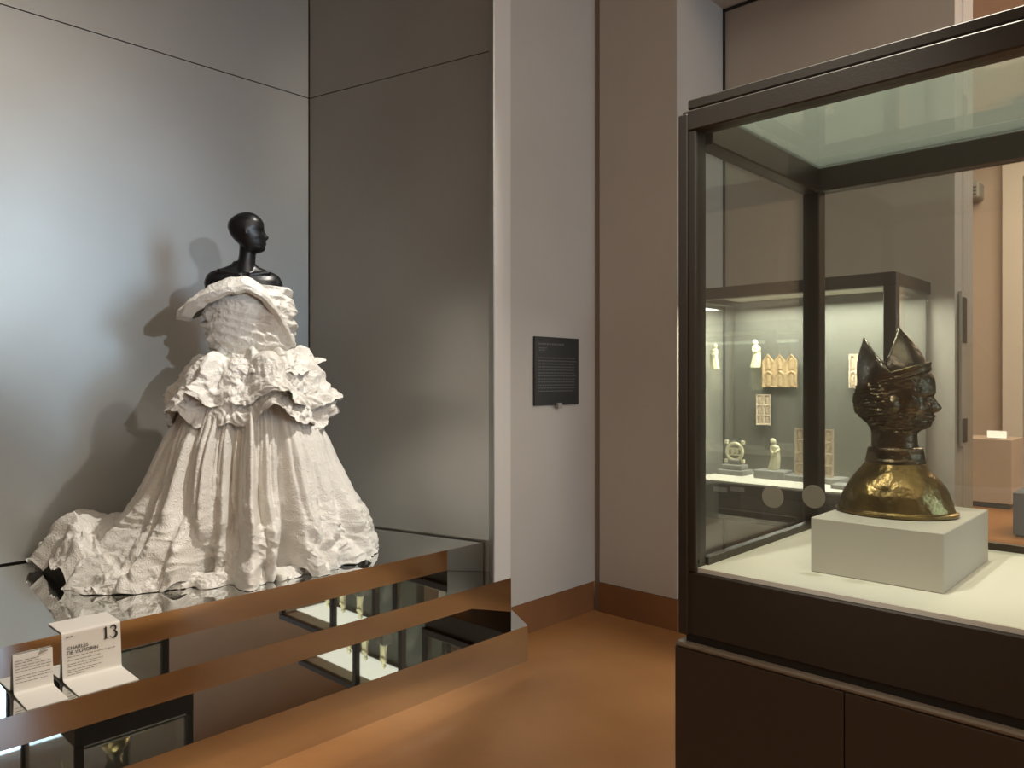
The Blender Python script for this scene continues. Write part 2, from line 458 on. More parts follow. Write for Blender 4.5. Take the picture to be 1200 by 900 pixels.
def make_hem_frill():
    nt_, ns = 520, 34
    dg = np.linspace(-150, 8, nt_); s = np.linspace(0, 1, ns)
    D, S = np.meshgrid(dg, s); T = np.radians(D)
    Rh = np.interp(D, TH_D, RH_D)
    W = T + .10 * perlin(T * 5, 0 * T, 3.3)
    gap = smoothstep(-.15, .25, perlin(T * 2.2 + 4, 0 * T, 9.))
    w1 = np.sin(W * 19) * .6 + np.sin(W * 33 + 1.2) * .4
    ends = smoothstep(-150, -138, D) * (1 - smoothstep(-2, 8, D))
    r = Rh - .075 + S * (.070 + .035 * w1) + .012 * perlin(T * 9, S * 3, 1)
    z = (.135 + .05 * perlin(T * 4, 0 * T, 8.)) * (1 - S ** 1.4) * ends * (.35 + .65 * gap) + .012 * S * (1 + np.sin(W * 19 + 1.5)) * (S < 1)
    P = np.stack([r * np.cos(T), r * np.sin(T), z], -1)
    d = crumple(P, 14, 3.) * .014 + crumple(P, 32, 6.) * .005
    P[..., 0] += np.cos(T) * d; P[..., 1] += np.sin(T) * d; P[..., 2] += d * .4
    P[..., 2] = np.maximum(P[..., 2], .0015)
    n_ = CY + GS * (P[..., 0] * math.sin(rx) + P[..., 1] * math.cos(rx))
    under = np.maximum(0, 2.932 - n_) / GS
    P[..., 0] += under * math.sin(rx); P[..., 1] += under * math.cos(rx)
    return P


grid_mesh('hem_frill', make_hem_frill(), M['silk'], gown)


def make_ruffle(z0, r0, drop, flare, seed, nwave, amp, lop, nt_=460, ns=70, turn=0.0):
    th = np.linspace(-math.pi, math.pi, nt_, endpoint=False); s = np.linspace(0, 1, ns)
    T, S = np.meshgrid(th, s)
    W = T + .22 * perlin(np.cos(T) * 1.7 + seed, np.sin(T) * 1.7, seed)
    wv = np.sin(W * nwave + seed) * .65 + np.sin(W * (nwave * 2 + 1) + seed * 2.1) * .35
    r = r0 + (flare + amp * wv) * (S ** .75) * (1 + lop * np.cos(T - 0.2))
    z = z0 + .050 * np.sin(np.pi * np.clip(S * 1.5, 0, 1)) * (1 + .5 * wv) - drop * (S ** 1.6) * (1 - .24 * wv) - .02 * S * np.cos(2 * T)
    z = z + turn * S * np.clip(np.cos(T - 0.1), 0, 1) ** 3
    P = np.stack([r * np.cos(T), r * np.sin(T) * .92, z], -1)
    cr = crumple(P, 7, seed) * .036 + crumple(P, 18, seed + 4) * .016 + crumple(P, 36, seed + 2) * .005
    cr = cr * (.25 + .9 * S)
    P[..., 0] += np.cos(T) * cr; P[..., 1] += np.sin(T) * cr
    P[..., 2] += crumple(P, 8, seed + 11) * .02 * S
    P[..., 0] += 0.012
    return P


pp = grid_mesh('peplum', make_ruffle(1.075, .162, .31, .235, 1.7, 5, .06, .0), M['silk'], gown, closed=True)
grid_mesh('ruffle', make_ruffle(1.085, .162, .23, .225, 2.9, 6, .075, .04), M['silk'], pp, closed=True)
grid_mesh('ruffle', make_ruffle(1.10, .158, .13, .10, 7.9, 8, .05, .55, turn=0.12), M['silk'], pp, closed=True)


def make_bodice():
    nt_, ns = 360, 130
    th = np.linspace(-math.pi, math.pi, nt_, endpoint=False); s = np.linspace(0, 1, ns)
    T, S = np.meshgrid(th, s)
    z = 1.07 + S * .43
    hw = np.interp(S, [0, .06, .16, .3, .5, .7, .85, 1], [.170, .162, .178, .220, .236, .225, .215, .20])
    hd = np.interp(S, [0, .06, .16, .3, .5, .7, 1], [.150, .145, .150, .165, .180, .18, .15])
    x, y = hw * np.cos(T), hd * np.sin(T)
    P = np.stack([x, y, z], -1)
    # draped folds swung diagonally across the chest
    ph = z * 62 + 1.6 * np.cos(T * 1.0 + .4) * (1 + S) + 2.2 * perlin(x * 4, y * 4, z * 5)
    dr = .0050 * (1 - 2 * np.abs(np.sin(ph))) * (0.6 + .4 * S)
    dr = dr + crumple(P, 9, 3.3) * .012 + crumple(P, 24, 1.3) * .006
    side = np.exp(-((np.abs(np.degrees(T)) - (12)) / 26) ** 2) + np.exp(-((np.abs(np.abs(np.degrees(T)) - 168)) / 26) ** 2)
    dr = dr + side * .016 * (np.sin(z * 60 + 5 * perlin(x * 9, y * 9, z * 9)))
    P[..., 0] += np.cos(T) * dr + .005; P[..., 1] += np.sin(T) * dr
    return P


grid_mesh('bodice', make_bodice(), M['silk'], gown, closed=True)


def make_collar():
    """wide folded off-shoulder band, drooping lower on one side"""
    nt_, ns = 420, 48
    th = np.linspace(-math.pi, math.pi, nt_, endpoint=False); s = np.linspace(0, 1, ns)
    T, S = np.meshgrid(th, s)
    c, sn = np.cos(T), np.sin(T)
    # ridge line of the band
    zt = 1.53 + .0 * T
    right = np.clip(c, 0, 1); left = np.clip(-c, 0, 1)
    zt = zt - .285 * right ** 1.9 - .115 * left ** 2.2
    hw = np.where(c > 0, .222, .275); hd = .205
    # section: inner lip -> ridge -> outer fall, tucked back under
    sec_r = np.interp(S, [0, .22, .38, .7, .88, 1], [-.075, -.032, 0, .040, .040, .004])
    sec_z = np.interp(S, [0, .22, .38, .7, .88, 1], [-.055, -.004, 0, -.052, -.078, -.085])
    flare = 1 + .75 * left ** 2
    x = (hw + sec_r * flare) * c - .020; y = (hd + sec_r) * sn
    z = zt + sec_z * (1 + .35 * left)
    P = np.stack([x, y, z], -1)
    dr = crumple(P, 6, 6.1) * .008 + crumple(P, 22, 2.1) * .003
    z2 = np.sin(T * 19 + 3 * perlin(c * 2, sn * 2, 4)) * .003
    P[..., 0] += c * dr; P[..., 1] += sn * dr; P[..., 2] += dr * .6 + z2
    return P


grid_mesh('collar', make_collar(), M['silk'], gown, closed=True)


# mannequin: one continuous figure of torso, neck and turned head
def loft(rings, n=48):
    """rings: (z, cx, cy, front, back, half) ; front along +x"""
    out = []
    for (z, cx, cy, f, b, h) in rings:
        row = []
        for j in range(n):
            a = 2 * math.pi * j / n
            c, s_ = math.cos(a), math.sin(a)
            row.append((cx + (f if c > 0 else b) * c, cy + h * s_, z))
        out.append(row)
    return np.array(out)


def head_points(hh=.232, n=64, m=60):
    """face along +x, chin at z=0"""
    H = np.linspace(0.0, 1.0, m)
    f = np.interp(H, [0, .03, .09, .15, .19, .215, .25, .29, .36, .46, .53, .58, .7, .82, .91, .97, 1], [.050, .074, .084, .081, .088, .084, .088, .083, .084, .080, .082, .088, .089, .076, .055, .03, .0])
    bk = np.interp(H, [0, .1, .2, .3, .4, .52, .65, .78, .88, .95, 1], [.02, .030, .045, .068, .086, .100, .106, .098, .074, .045, .0])
    wd = np.interp(H, [0, .04, .1, .2, .32, .45, .6, .75, .86, .94, 1], [.028, .040, .050, .058, .065, .071, .076, .073, .058, .036, .0])
    A_ = np.linspace(0, 2 * math.pi, n, endpoint=False)
    HH, AA = np.meshgrid(H, A_, indexing='ij')
    F = np.repeat(f[:, None], n, 1); Bk = np.repeat(bk[:, None], n, 1); Wd = np.repeat(wd[:, None], n, 1)
    c, s_ = np.cos(AA), np.sin(AA)
    x = np.where(c > 0, F * np.sign(c) * np.abs(c) ** .9, Bk * c); y = Wd * np.sign(s_) * np.abs(s_) ** .92
    an = np.degrees(np.arctan2(s_, c))
    nose = np.exp(-(an / 9) ** 2) * np.interp(HH, [.26, .30, .335, .37, .44, .52, .57], [0, .016, .027, .025, .014, .006, 0])
    eyes = (np.exp(-((np.abs(an) - 24) / 11) ** 2)) * np.exp(-((HH - .49) / .045) ** 2) * -.010
    brow = np.exp(-((np.abs(an) - 22) / 16) ** 2) * np.exp(-((HH - .565) / .035) ** 2) * .004
    lips = np.exp(-(an / 15) ** 2) * (np.exp(-((HH - .235) / .018) ** 2) + .9 * np.exp(-((HH - .185) / .02) ** 2)) * .005
    ear = np.exp(-((np.abs(an) - 96) / 9) ** 2) * np.exp(-((HH - .44) / .1) ** 2) * .013
    cheek = np.exp(-((np.abs(an) - 45) / 18) ** 2) * np.exp(-((HH - .38) / .07) ** 2) * .004
    k = nose + eyes + brow + lips + cheek
    x = x + c * k; y = y + s_ * (k + ear)
    return np.stack([x, y, HH * hh], -1)


def join_grids(name, grids, material, parent, voxel, smooth_it=6):
    vs, fs = [], []
    for P in grids:
        o = len(vs); nr, nc = P.shape[:2]
        vs += P.reshape(-1, 3).tolist()
        for i in range(nr - 1):
            for j in range(nc):
                a = o + i * nc + j; b = o + i * nc + (j + 1) % nc
                fs.append((a, b, b + nc, a + nc))
        fs.append(tuple(range(o, o + nc))[::-1]); fs.append(tuple(range(o + (nr - 1) * nc, o + nr * nc)))
    ob = mesh(name, vs, fs, material, parent, True, world=False)
    md = ob.modifiers.new('union', 'REMESH'); md.mode = 'VOXEL'; md.voxel_size = voxel; md.use_smooth_shade = True
    if smooth_it:
        sm = ob.modifiers.new('soften', 'SMOOTH'); sm.iterations = smooth_it; sm.factor = .5
    return ob


def tube(p0, p1, r0, r1, n=16, k=6):
    p0, p1 = Vector(p0), Vector(p1); d = (p1 - p0); q = d.to_track_quat('Z', 'Y')
    rows = []
    for i in range(k):
        t = i / (k - 1); r = r0 + (r1 - r0) * t
        rows.append([tuple(p0 + d * t + q @ Vector((r * math.cos(2 * math.pi * j / n), r * math.sin(2 * math.pi * j / n), 0))) for j in range(n)])
    return np.array(rows)


def ball(c, r, n=24, m=14, sc=(1, 1, 1)):
    rows = []
    for i in range(m):
        a = -math.pi / 2 + math.pi * (i + .02) / (m - 1 + .04)
        rows.append([(c[0] + sc[0] * r * math.cos(a) * math.cos(2 * math.pi * j / n), c[1] + sc[1] * r * math.cos(a) * math.sin(2 * math.pi * j / n), c[2] + sc[2] * r * math.sin(a)) for j in range(n)])
    return np.array(rows)


def rot_pts(P, ax, ang, off):
    R = np.array(Matrix.Rotation(ang, 3, ax))
    return P @ R.T + np.array(off)


mq = empty('mannequin', (CX, CY, Z1), rx)
mq.scale = (GS, GS, GS)
tag(mq, 'bald black mannequin with head turned in profile, wearing the ivory gown', 'mannequin')
hd_ = head_points()
hd_ = rot_pts(hd_, 'Y', math.radians(-6), (0, 0, 0))
hd_ = rot_pts(hd_, 'Z', math.radians(-4), (.006, 0, 1.690))
torso = np.array([[(-.028 + hw * math.copysign(abs(math.cos(a)) ** .85, math.cos(a)), .02 + d * math.sin(a), z) for a in [2 * math.pi * j / 64 for j in range(64)]]
                  for z, hw, d in ((1.02, .14, .10), (1.12, .145, .10), (1.3, .155, .115), (1.40, .165, .115), (1.46, .180, .110), (1.505, .196, .10), (1.54, .200, .088), (1.562, .194, .074), (1.578, .178, .062), (1.592, .150, .054), (1.604, .118, .050), (1.616, .086, .048), (1.63, .066, .047), (1.645, .055, .046))])
neck = np.array([[(cx + r * math.cos(a), .015 + r * 1.08 * math.sin(a), z) for a in [2 * math.pi * j / 40 for j in range(40)]]
                 for z, cx, r in ((1.58, -.022, .062), (1.62, -.018, .052), (1.65, -.014, .047), (1.69, -.010, .045), (1.73, -.006, .047), (1.78, -.004, .052))])
clav = [tube((-.045, -.058, 1.560), (-.165, -.030, 1.585), .010, .012), tube((-.005, -.058, 1.560), (.110, -.030, 1.585), .010, .012)]
delts = [ball((-.190, .02, 1.518), .045, sc=(1, 1.2, 1.2)), ball((.135, .02, 1.515), .045, sc=(1, 1.2, 1.2))]
join_grids('body', [torso, neck, hd_] + clav + delts, M['black'], mq, 0.0048, 4)


# ------------------------------------------------------------------ caption cards on the mirrored step
def caption_card(name, label, u0, w, foot, up, flap, lines, first):
    y0 = 2.744; base = Z2 + 0.004
    e = empty(name, (u0 + w / 2, y0 + foot / 2, Z2)); tag(e, label, 'caption card')
    r = .012
    # section in (y, z): foot, bend, upright, bend, flap
    sec = [(0, 0.0)]
    sec += [(foot - r, .004)]
    for a in (30, 60, 90): sec.append((foot - r + r * math.sin(math.radians(a)), .004 + r * (1 - math.cos(math.radians(a)))))
    sec.append((foot + .012, up - r))
    if flap > 0:
        for a in (30, 60, 90): sec.append((foot + .012 + r * (1 - math.cos(math.radians(a))), up - r + r * math.sin(math.radians(a))))
        sec.append((foot + .012 + flap, up + .001))
    t = .003; vs, fs = [], []
    n = len(sec)
    nor = []
    for i in range(n):
        a = Vector(sec[max(i - 1, 0)]); b = Vector(sec[min(i + 1, n - 1)]); d = (b - a).normalized(); nor.append(Vector((-d.y, d.x)))
    for i, (yy, zz) in enumerate(sec):
        for sgn in (0, -1):
            q = Vector((yy, zz)) + nor[i] * t * sgn
            vs.append((u0, y0 + q.x, base + q.y)); vs.append((u0 + w, y0 + q.x, base + q.y))
    for i in range(n - 1):
        a = i * 4; b = a + 4
        fs += [(a, a + 1, b + 1, b), (a + 2, b + 2, b + 3, a + 3), (a, b, b + 2, a + 2), (a + 1, a + 3, b + 3, b + 1)]
    fs += [(0, 2, 3, 1), ((n - 1) * 4, (n - 1) * 4 + 1, (n - 1) * 4 + 3, (n - 1) * 4 + 2)]
    mesh('card', vs, fs, M['paper'], e)
    def face(px_, pz_):       # point on the upright, u across 0..w, v up from its foot
        k = pz_ / up
        return Vector((u0 + px_, y0 + foot - 0.0016 + .012 * k, base + pz_))
    bm = bmesh.new()
    for (a0, a1, v, h) in lines:
        x = a0
        while x < a1:
            wl = min(rng.uniform(.006, .02), a1 - x)
            ps = [face(x, v), face(x + wl, v), face(x + wl, v + h), face(x, v + h)]
            bm.faces.new([bm.verts.new(p) for p in ps]); x += wl + .003
    bm_obj('print_lines', bm, M['ink_grey'], e)['kind'] = 'stuff'
    return e, face


def font(name, body, size, origin, parent, material, sx=1.0):
    cu = bpy.data.curves.new(name, 'FONT'); cu.body = body; cu.size = size; cu.extrude = 0.0003
    o = bpy.data.objects.new(name, cu); COL.objects.link(o); cu.materials.append(material)
    me_ = inv(parent)
    me2 = bpy.data.meshes.new_from_object(o); bpy.data.objects.remove(o, do_unlink=True)
    R = Matrix.Translation(origin) @ Matrix.Rotation(math.pi / 2 - math.radians(4), 4, 'X') @ Matrix.Scale(sx, 4, (1, 0, 0))
    me2.transform(me_ @ R)
    o = bpy.data.objects.new(name, me2); COL.objects.link(o); o.parent = parent
    return o


big, bface = caption_card('caption_card', 'larger folded white caption card printed with number 13, on mirrored step', 0.838, 0.19, .160, .1655, .15,
                          [(.012, .035, .146, .004), (.015, .17, .078, .0022), (.015, .12, .066, .002), (.015, .13, .054, .002), (.015, .115, .046, .002), (.015, .125, .034, .002), (.015, .11, .026, .002), (.015, .07, .018, .002)], True)
small, sface = caption_card('caption_card', 'smaller folded white caption card with small print, beside the numbered card', 0.692, 0.1165, .155, .140, 0,
                            [(.006, .075, .106, .0022), (.006, .08, .098, .002), (.006, .11, .089, .002), (.006, .115, .080, .002), (.006, .11, .071, .002), (.006, .108, .056, .002), (.006, .115, .047, .002), (.006, .10, .036, .002)], False)
font('title_text', 'CHARLES', .0165, bface(.014, .1040), big, M['ink'], 1.0)
font('title_text', 'DE VILMORIN', .0165, bface(.014, .0880), big, M['ink'], 1.0)


def stroke(pts, wds, to3, bm):
    n = len(pts); rows = []
    for i in range(n):
        a = Vector(pts[max(i - 1, 0)]); b = Vector(pts[min(i + 1, n - 1)]); d = (b - a).normalized(); q = Vector((-d.y, d.x)) * wds[i] / 2
        p = Vector(pts[i]); rows.append((bm.verts.new(to3(p + q)), bm.verts.new(to3(p - q))))
    for i in range(n - 1):
        bm.faces.new((rows[i][0], rows[i][1], rows[i + 1][1], rows[i + 1][0]))


bm = bmesh.new()
to3 = lambda p: bface(.130 + p.x, .113 + p.y) + Vector((0, -.0006, 0))
stroke([(.010, .001), (.010, .041)], [.0065, .0065], to3, bm)
stroke([(.001, .001), (.019, .001)], [.0022, .0022], to3, bm)
stroke([(.002, .036), (.007, .038), (.012, .0425)], [.0018, .003, .0045], to3, bm)
arc = lambda cx, cy, rx_, ry, a0, a1, k: [(cx + rx_ * math.cos(math.radians(a0 + (a1 - a0) * i / k)), cy + ry * math.sin(math.radians(a0 + (a1 - a0) * i / k))) for i in range(k + 1)]
stroke(arc(.034, .0325, .0095, .0095, 165, -80, 12), [.002 + .005 * math.sin(math.pi * i / 12) for i in range(13)], to3, bm)
stroke(arc(.034, .0120, .0115, .0120, 90, -165, 14), [.002 + .0065 * math.sin(math.pi * min(1, i / 12)) for i in range(15)], to3, bm)
bm_obj('number_text', bm, M['ink'], big)
bm = bmesh.new()
to3s = lambda p: sface(.070 + p.x, .108 + p.y) + Vector((0, -.0005, 0))
for i in range(5):
    stroke([(.002 + i * .004, .004 + .002 * i), (.012 + i * .005, .022 - .002 * i)], [.0015, .0025], to3s, bm)
bm_obj('printed_mark', bm, M['ink_grey'], small)

# ------------------------------------------------------------------ wall plaque
PN = 2.80
c0, c1 = on_y(624.5, 394, PN), on_y(676, 470, PN)
pq = empty('text_panel', (c0.x, PN, c1.z)); tag(pq, 'small black text panel hung on the grey wall', 'sign')
zt_, zb_ = c0.z, c0.z - .385
box('board', (c0.x, PN - .014, zb_), (c1.x, PN - .001, zt_), M['plaque'], pq, bevel=.0015)
W_ = c1.x - c0.x
bm = bmesh.new()
for r_, (v, x0, x1, h) in enumerate([(.035, .03, .25, .010), (.060, .035, .09, .006), (.072, .035, .09, .006)] + [(.115 + .017 * i, .03, W_ - .05 + .01 * math.sin(i * 2.1), .0055) for i in range(12)]):
    x = x0
    while x < min(x1, W_ - .03):
        wl = rng.uniform(.008, .024)
        add_box(bm, (c0.x + x, PN - .0146, zt_ - v - h), (min(c0.x + x + wl, c0.x + W_ - .02), PN - .0138, zt_ - v)); x += wl + .005
bm_obj('print_lines', bm, M['chalk'], pq)['kind'] = 'stuff'
cm = on_y(652, 474, PN)
box('clip', (cm.x - .018, PN - .03, zb_ - .018), (cm.x + .02, PN - .0005, zb_ + .012), M['greyblock'], pq, bevel=.002)

# ------------------------------------------------------------------ freestanding display case
CF = 0.885            # the case is laid out at 1.588 m and drawn in to its true distance
U0, U1, N1, N0 = 1.588, 2.335, 0.940, -0.28
ZB, ZD, ZT = 0.80, 0.958, 2.033
ZF = CAM_Z - CAM_Z / CF


def draw_in(o):
    o.location = Vector((0, 0, CAM_Z)) * (1 - CF) + Vector(o.location) * CF
    o.scale = (CF, CF, CF)


cs = empty('display_case', (2.0, 0.33, ZF)); tag(cs, 'tall dark-framed glass display case holding the mitred bronze bust', 'display case')
pw = 0.050; pn = 0.034
BF = M['bronze_frame']
for (u, n, q_) in ((U0, N1 - pn, pn), (U1 - pw, N1 - pw, pw), (U0, N0, pn), (U1 - pw, N0, pw)):
    po = box('post', (u, n, ZD - .01), (u + pw, n + q_, ZT - .047), BF, cs, bevel=.003)
box('post_trim', (U0 - .008, N1 - .016, ZB), (U0 + .006, N1 + .008, ZT - .008), BF, cs, bevel=.002)
for (lo, hi) in (((U0 - .004, N0, ZT - .048), (U0 + pw, N1, ZT)), ((U1 - pw, N0, ZT - .07), (U1, N1, ZT)),
                 ((U0 + pw, N1 - pw, ZT - .072), (U1 - pw, N1 + .002, ZT)), ((U0 + pw, N0, ZT - .072), (U1 - pw, N0 + pw, ZT))):
    box('top_rail', lo, hi, BF, cs, bevel=.003)
for (lo, hi) in (((U0 + .008, N0 + .008, ZT + .006), (U0 + .05, N1 - .008, ZT + .030)), ((U1 - .05, N0 + .008, ZT + .006), (U1 - .008, N1 - .008, ZT + .030)),
                 ((U0 + .05, N1 - .05, ZT + .006), (U1 - .05, N1 - .008, ZT + .030)), ((U0 + .05, N0 + .008, ZT + .006), (U1 - .05, N0 + .05, ZT + .030))):
    box('cap_lip', lo, hi, BF, cs, bevel=.003)
box('top_pane', (U0 + .03, N0 + .03, ZT - .001), (U1 - .03, N1 - .03, ZT + .006), M['glass_top'], cs)
gz0, gz1 = ZD - .002, ZT - .045
pf = box('glass_pane', (U0 + .012, N0 + pn, gz0), (U0 + .018, N1 - pn, gz1), M['glass'], cs)
box('glass_pane', (U1 - .018, N0 + pw, gz0), (U1 - .012, N1 - pw, gz1), M['glass_film'], cs)
box('glass_pane', (U0 + pw, N1 - .018, gz0), (U1 - pw, N1 - .012, gz1), M['glass_film'], cs)
box('glass_pane', (U0 + pw, N0 + .012, gz0), (U1 - pw, N0 + .018, gz1), M['glass'], cs)
for px_ in (905.5, 953.5):  # two pale translucent discs on the front pane
    p = on_x(px_, 582, U0 + .011)
    bm = bmesh.new()
    bmesh.ops.create_cone(bm, cap_ends=True, segments=32, radius1=.0245, radius2=.0245, depth=.001)
    bmesh.ops.rotate(bm, matrix=Matrix.Rotation(math.pi / 2, 3, 'Y'), verts=bm.verts)
    bmesh.ops.translate(bm, vec=p, verts=bm.verts)
    bm_obj('pale_dot', bm, M['dot'], pf)
# base: dark fascia, white deck, slender moulding, plinth with two-leaf front
box('fascia', (U0, N0, ZB), (U1, N1, ZD - .0105), BF, cs, bevel=.003)
box('deck', (U0 + .010, N0 + .012, ZD - .010), (U1 - .010, N1 - .012, ZD), M['deck'], cs)
box('inner_sill', (U0 + pw, N1 - .040, ZD), (U1 - pw, N1 - .020, ZD + .018), BF, cs)
box('inner_sill', (U1 - .044, N0 + pw, ZD), (U1 - .020, N1 - pw, ZD + .018), BF, cs)
box('shadow_gap', (U0 + .006, N0 + .006, ZB - .018), (U1 - .006, N1 - .006, ZB), M['dark'], cs)
box('moulding', (U0 - .014, N0 - .014, ZB - .030), (U1 + .014, N1 + .014, ZB - .018), M['light_edge'], cs, bevel=.004)
box('plinth_core', (U0 - .004, N0 - .004, ZF), (U1 + .004, N1 + .004, ZB - .030), M['dark'], cs)
jn = on_x(989, 800, U0 - .014).y
for a, b in ((N0 - .012, jn - .0012), (jn + .0012, N1 + .012)):
    box('plinth_panel', (U0 - .014, a, ZF + .02), (U0 - .004, b, ZB - .031), M['brown_lam'], cs, bevel=.001)
box('plinth_panel', (U0 - .012, N1 + .004, ZF + .02), (U1 + .012, N1 + .014, ZB - .031), M['brown_lam'], cs, bevel=.001)
box('plinth_panel', (U0 - .012, N0 - .014, ZF + .02), (U1 + .012, N0 - .004, ZB - .031), M['brown_lam'], cs, bevel=.001)
box('plinth_panel', (U1 + .004, N0 - .012, ZF + .02), (U1 + .014, N1 + .012, ZB - .031), M['brown_lam'], cs, bevel=.001)

draw_in(cs)

# display block
BH = .125
kb = box('display_block', (1.748, .425, ZD), (2.145, .700, ZD + BH), M['block'], bevel=.002)
draw_in(kb)
tag(kb, 'low pale grey painted block under the bronze bust', 'display block')

# ------------------------------------------------------------------ mitred bust
BX, BY, BZ = 1.945, .575, ZD + BH
fa = math.atan2(-.96, .279)
bust = empty('bishop_bust', (BX, BY, BZ), fa)      # local +x = the way the face looks
tag(bust, 'bronze bust of a mitred bishop with gilt shoulders on pale block', 'bust')


def ring_loft(rows, n=72):
    """rows: z, back, front, half"""
    out = []
    for (z, b, f, h) in rows:
        out.append([((f if math.cos(a) > 0 else b) * math.cos(a), h * math.sin(a), z) for a in [2 * math.pi * j / n for j in range(n)]])
    return np.array(out)


def dense(rows, k):
    r = np.array(rows); t = np.linspace(0, len(r) - 1, k)
    return [tuple(np.interp(t_, np.arange(len(r)), r[:, c]) for c in range(4)) for t_ in t]


sh = dense([(0, .128, .124, .104), (.003, .133, .130, .108), (.009, .133, .130, .108), (.012, .127, .123, .102), (.03, .123, .118, .100), (.05, .116, .110, .096), (.07, .105, .100, .088),
            (.088, .092, .086, .078), (.102, .079, .073, .068), (.112, .071, .066, .061), (.120, .066, .062, .057)], 60)
P = ring_loft(sh)
Tn = np.arctan2(P[..., 1], P[..., 0])
d_ = (perlin(P[..., 0] * 18, P[..., 1] * 18, P[..., 2] * 14)) * .0025 + .003 * np.sin(Tn * 5 + 1) * np.interp(P[..., 2], [0, .02, .06, .1], [0, 0, 1, 0])
P[..., 0] += np.cos(Tn) * d_; P[..., 1] += np.sin(Tn) * d_
so = grid_mesh('shoulders', P, M['gold'], bust, closed=True, cap=True)
P = ring_loft(dense([(.116, .064, .060, .056), (.120, .067, .063, .058), (.126, .0675, .0635, .0585), (.131, .065, .061, .056), (.144, .062, .058, .054), (.150, .063, .059, .055), (.156, .061, .057, .053), (.159, .056, .050, .05)], 26))
Tn = np.arctan2(P[..., 1], P[..., 0]); d_ = .0015 * np.sin(Tn * 30) * np.interp(P[..., 2], [.13, .135, .145, .15], [0, 1, 1, 0])
P[..., 0] += np.cos(Tn) * d_; P[..., 1] += np.sin(Tn) * d_
grid_mesh('collar_band', P, M['bronze'], bust, closed=True)

hr = dense([(.150, .055, .048, .050), (.17, .054, .046, .049), (.188, .054, .045, .049), (.198, .056, .050, .050), (.203, .058, .064, .051), (.212, .060, .074, .053), (.224, .070, .076, .058), (.232, .077, .079, .062),
            (.242, .082, .078, .066), (.252, .085, .080, .068), (.266, .086, .077, .070), (.276, .085, .076, .071), (.288, .083, .083, .071), (.304, .080, .083, .070), (.32, .077, .081, .068), (.335, .072, .072, .062), (.35, .058, .055, .05), (.358, .03, .03, .03), (.36, .004, .004, .004)], 120)
P = ring_loft(hr, 120)
Tn = np.arctan2(P[..., 1], P[..., 0]); an = np.degrees(Tn); Zz = P[..., 2]
nose = np.exp(-(an / 9) ** 2) * np.interp(Zz, [.238, .244, .252, .262, .272, .282], [0, .012, .016, .011, .006, 0])
eye = np.exp(-((np.abs(an) - 26) / 9) ** 2) * (np.exp(-((Zz - .272) / .008) ** 2) * -.013 + np.exp(-((Zz - .271) / .0035) ** 2) * .008)
brow = np.exp(-((np.abs(an) - 24) / 15) ** 2) * np.exp(-((Zz - .284) / .005) ** 2) * .006
lips = np.exp(-(an / 16) ** 2) * (np.exp(-((Zz - .232) / .003) ** 2) + np.exp(-((Zz - .224) / .003) ** 2)) * .005
cheek = np.exp(-((np.abs(an) - 48) / 16) ** 2) * np.exp(-((Zz - .248) / .012) ** 2) * .006
ear = np.exp(-((np.abs(an) - 95) / 8) ** 2) * np.exp(-((Zz - .258) / .017) ** 2) * .012
hairm = smoothstep(100, 118, np.abs(an)) * smoothstep(.20, .225, Zz) * (1 - smoothstep(.30, .32, Zz))
beard = smoothstep(.19, .2, Zz) * (1 - smoothstep(.232, .25, Zz)) * (1 - smoothstep(85, 105, np.abs(an))) * (1 - np.exp(-(an / 14) ** 2) * (Zz > .219))
curl = np.sin(Zz * 420 + 3 * np.sin(Tn * 14)) * np.sin(Tn * 22 + 2 * np.sin(Zz * 260))
d_ = nose + eye + brow + lips + cheek + ear + hairm * (.005 + .006 * curl) + beard * .0045 * curl
P[..., 0] += np.cos(Tn) * d_; P[..., 1] += np.sin(Tn) * d_
grid_mesh('head', P, M['bronze'], bust, closed=True, cap=True)


def mitre_z(c):      # lower edge of the cap, tilted up towards the brow
    return .321 + .021 * c


def mitre_half(sgn, tip, notch, name):
    n, m_ = 60, 30
    ph = np.linspace(-math.pi / 2, math.pi / 2, n); v = np.linspace(0, 1, m_)
    V, PH = np.meshgrid(v, ph, indexing='ij')
    c = np.cos(PH); s_ = np.sin(PH)
    ex = np.where(sgn > 0, .070, .079)
    P0 = np.stack([sgn * ex * c, .068 * s_, mitre_z(sgn * c)], -1)
    k = (np.abs(PH) / (math.pi / 2)) ** (.95 if sgn > 0 else .6)
    tp = np.array(tip); nt2 = np.array(notch)
    Q = np.stack([tp[0] * (1 - k) + nt2[0] * k, s_ * nt2[1], tp[2] * (1 - k) + nt2[2] * k], -1)
    VV = V[..., None]
    Pm = P0 * (1 - VV) + Q * VV
    bul = np.sin(np.pi * V * .9) * .010
    Pm[..., 0] += sgn * c * bul; Pm[..., 1] += s_ * bul * .6
    rim = np.exp(-((V - .97) / .025) ** 2) * .002
    Pm[..., 0] += sgn * c * rim; Pm[..., 1] += s_ * rim
    o = grid_mesh(name, Pm, M['steel'], bust)
    sd = o.modifiers.new('wall', 'SOLIDIFY'); sd.thickness = .004; sd.offset = -1
    return o


mitre_half(1, (.002, 0, .446), (-.024, .062, .352), 'mitre_horn')
mitre_half(-1, (-.066, 0, .424), (-.026, .062, .352), 'mitre_horn')
rows = []
for (dz, dr) in ((-.004, .0), (-.004, .004), (.001, .006), (.004, .003), (.010, .003), (.013, .006), (.018, .004), (.018, .0)):
    rows.append([(((.071 if math.cos(a) > 0 else .080) + dr * .7) * math.cos(a), (.069 + dr * .7) * math.sin(a), mitre_z(math.cos(a)) + dz) for a in [2 * math.pi * j / 96 for j in range(96)]])
grid_mesh('mitre_band', np.array(rows), M['bronze'], bust, closed=True)

draw_in(bust)

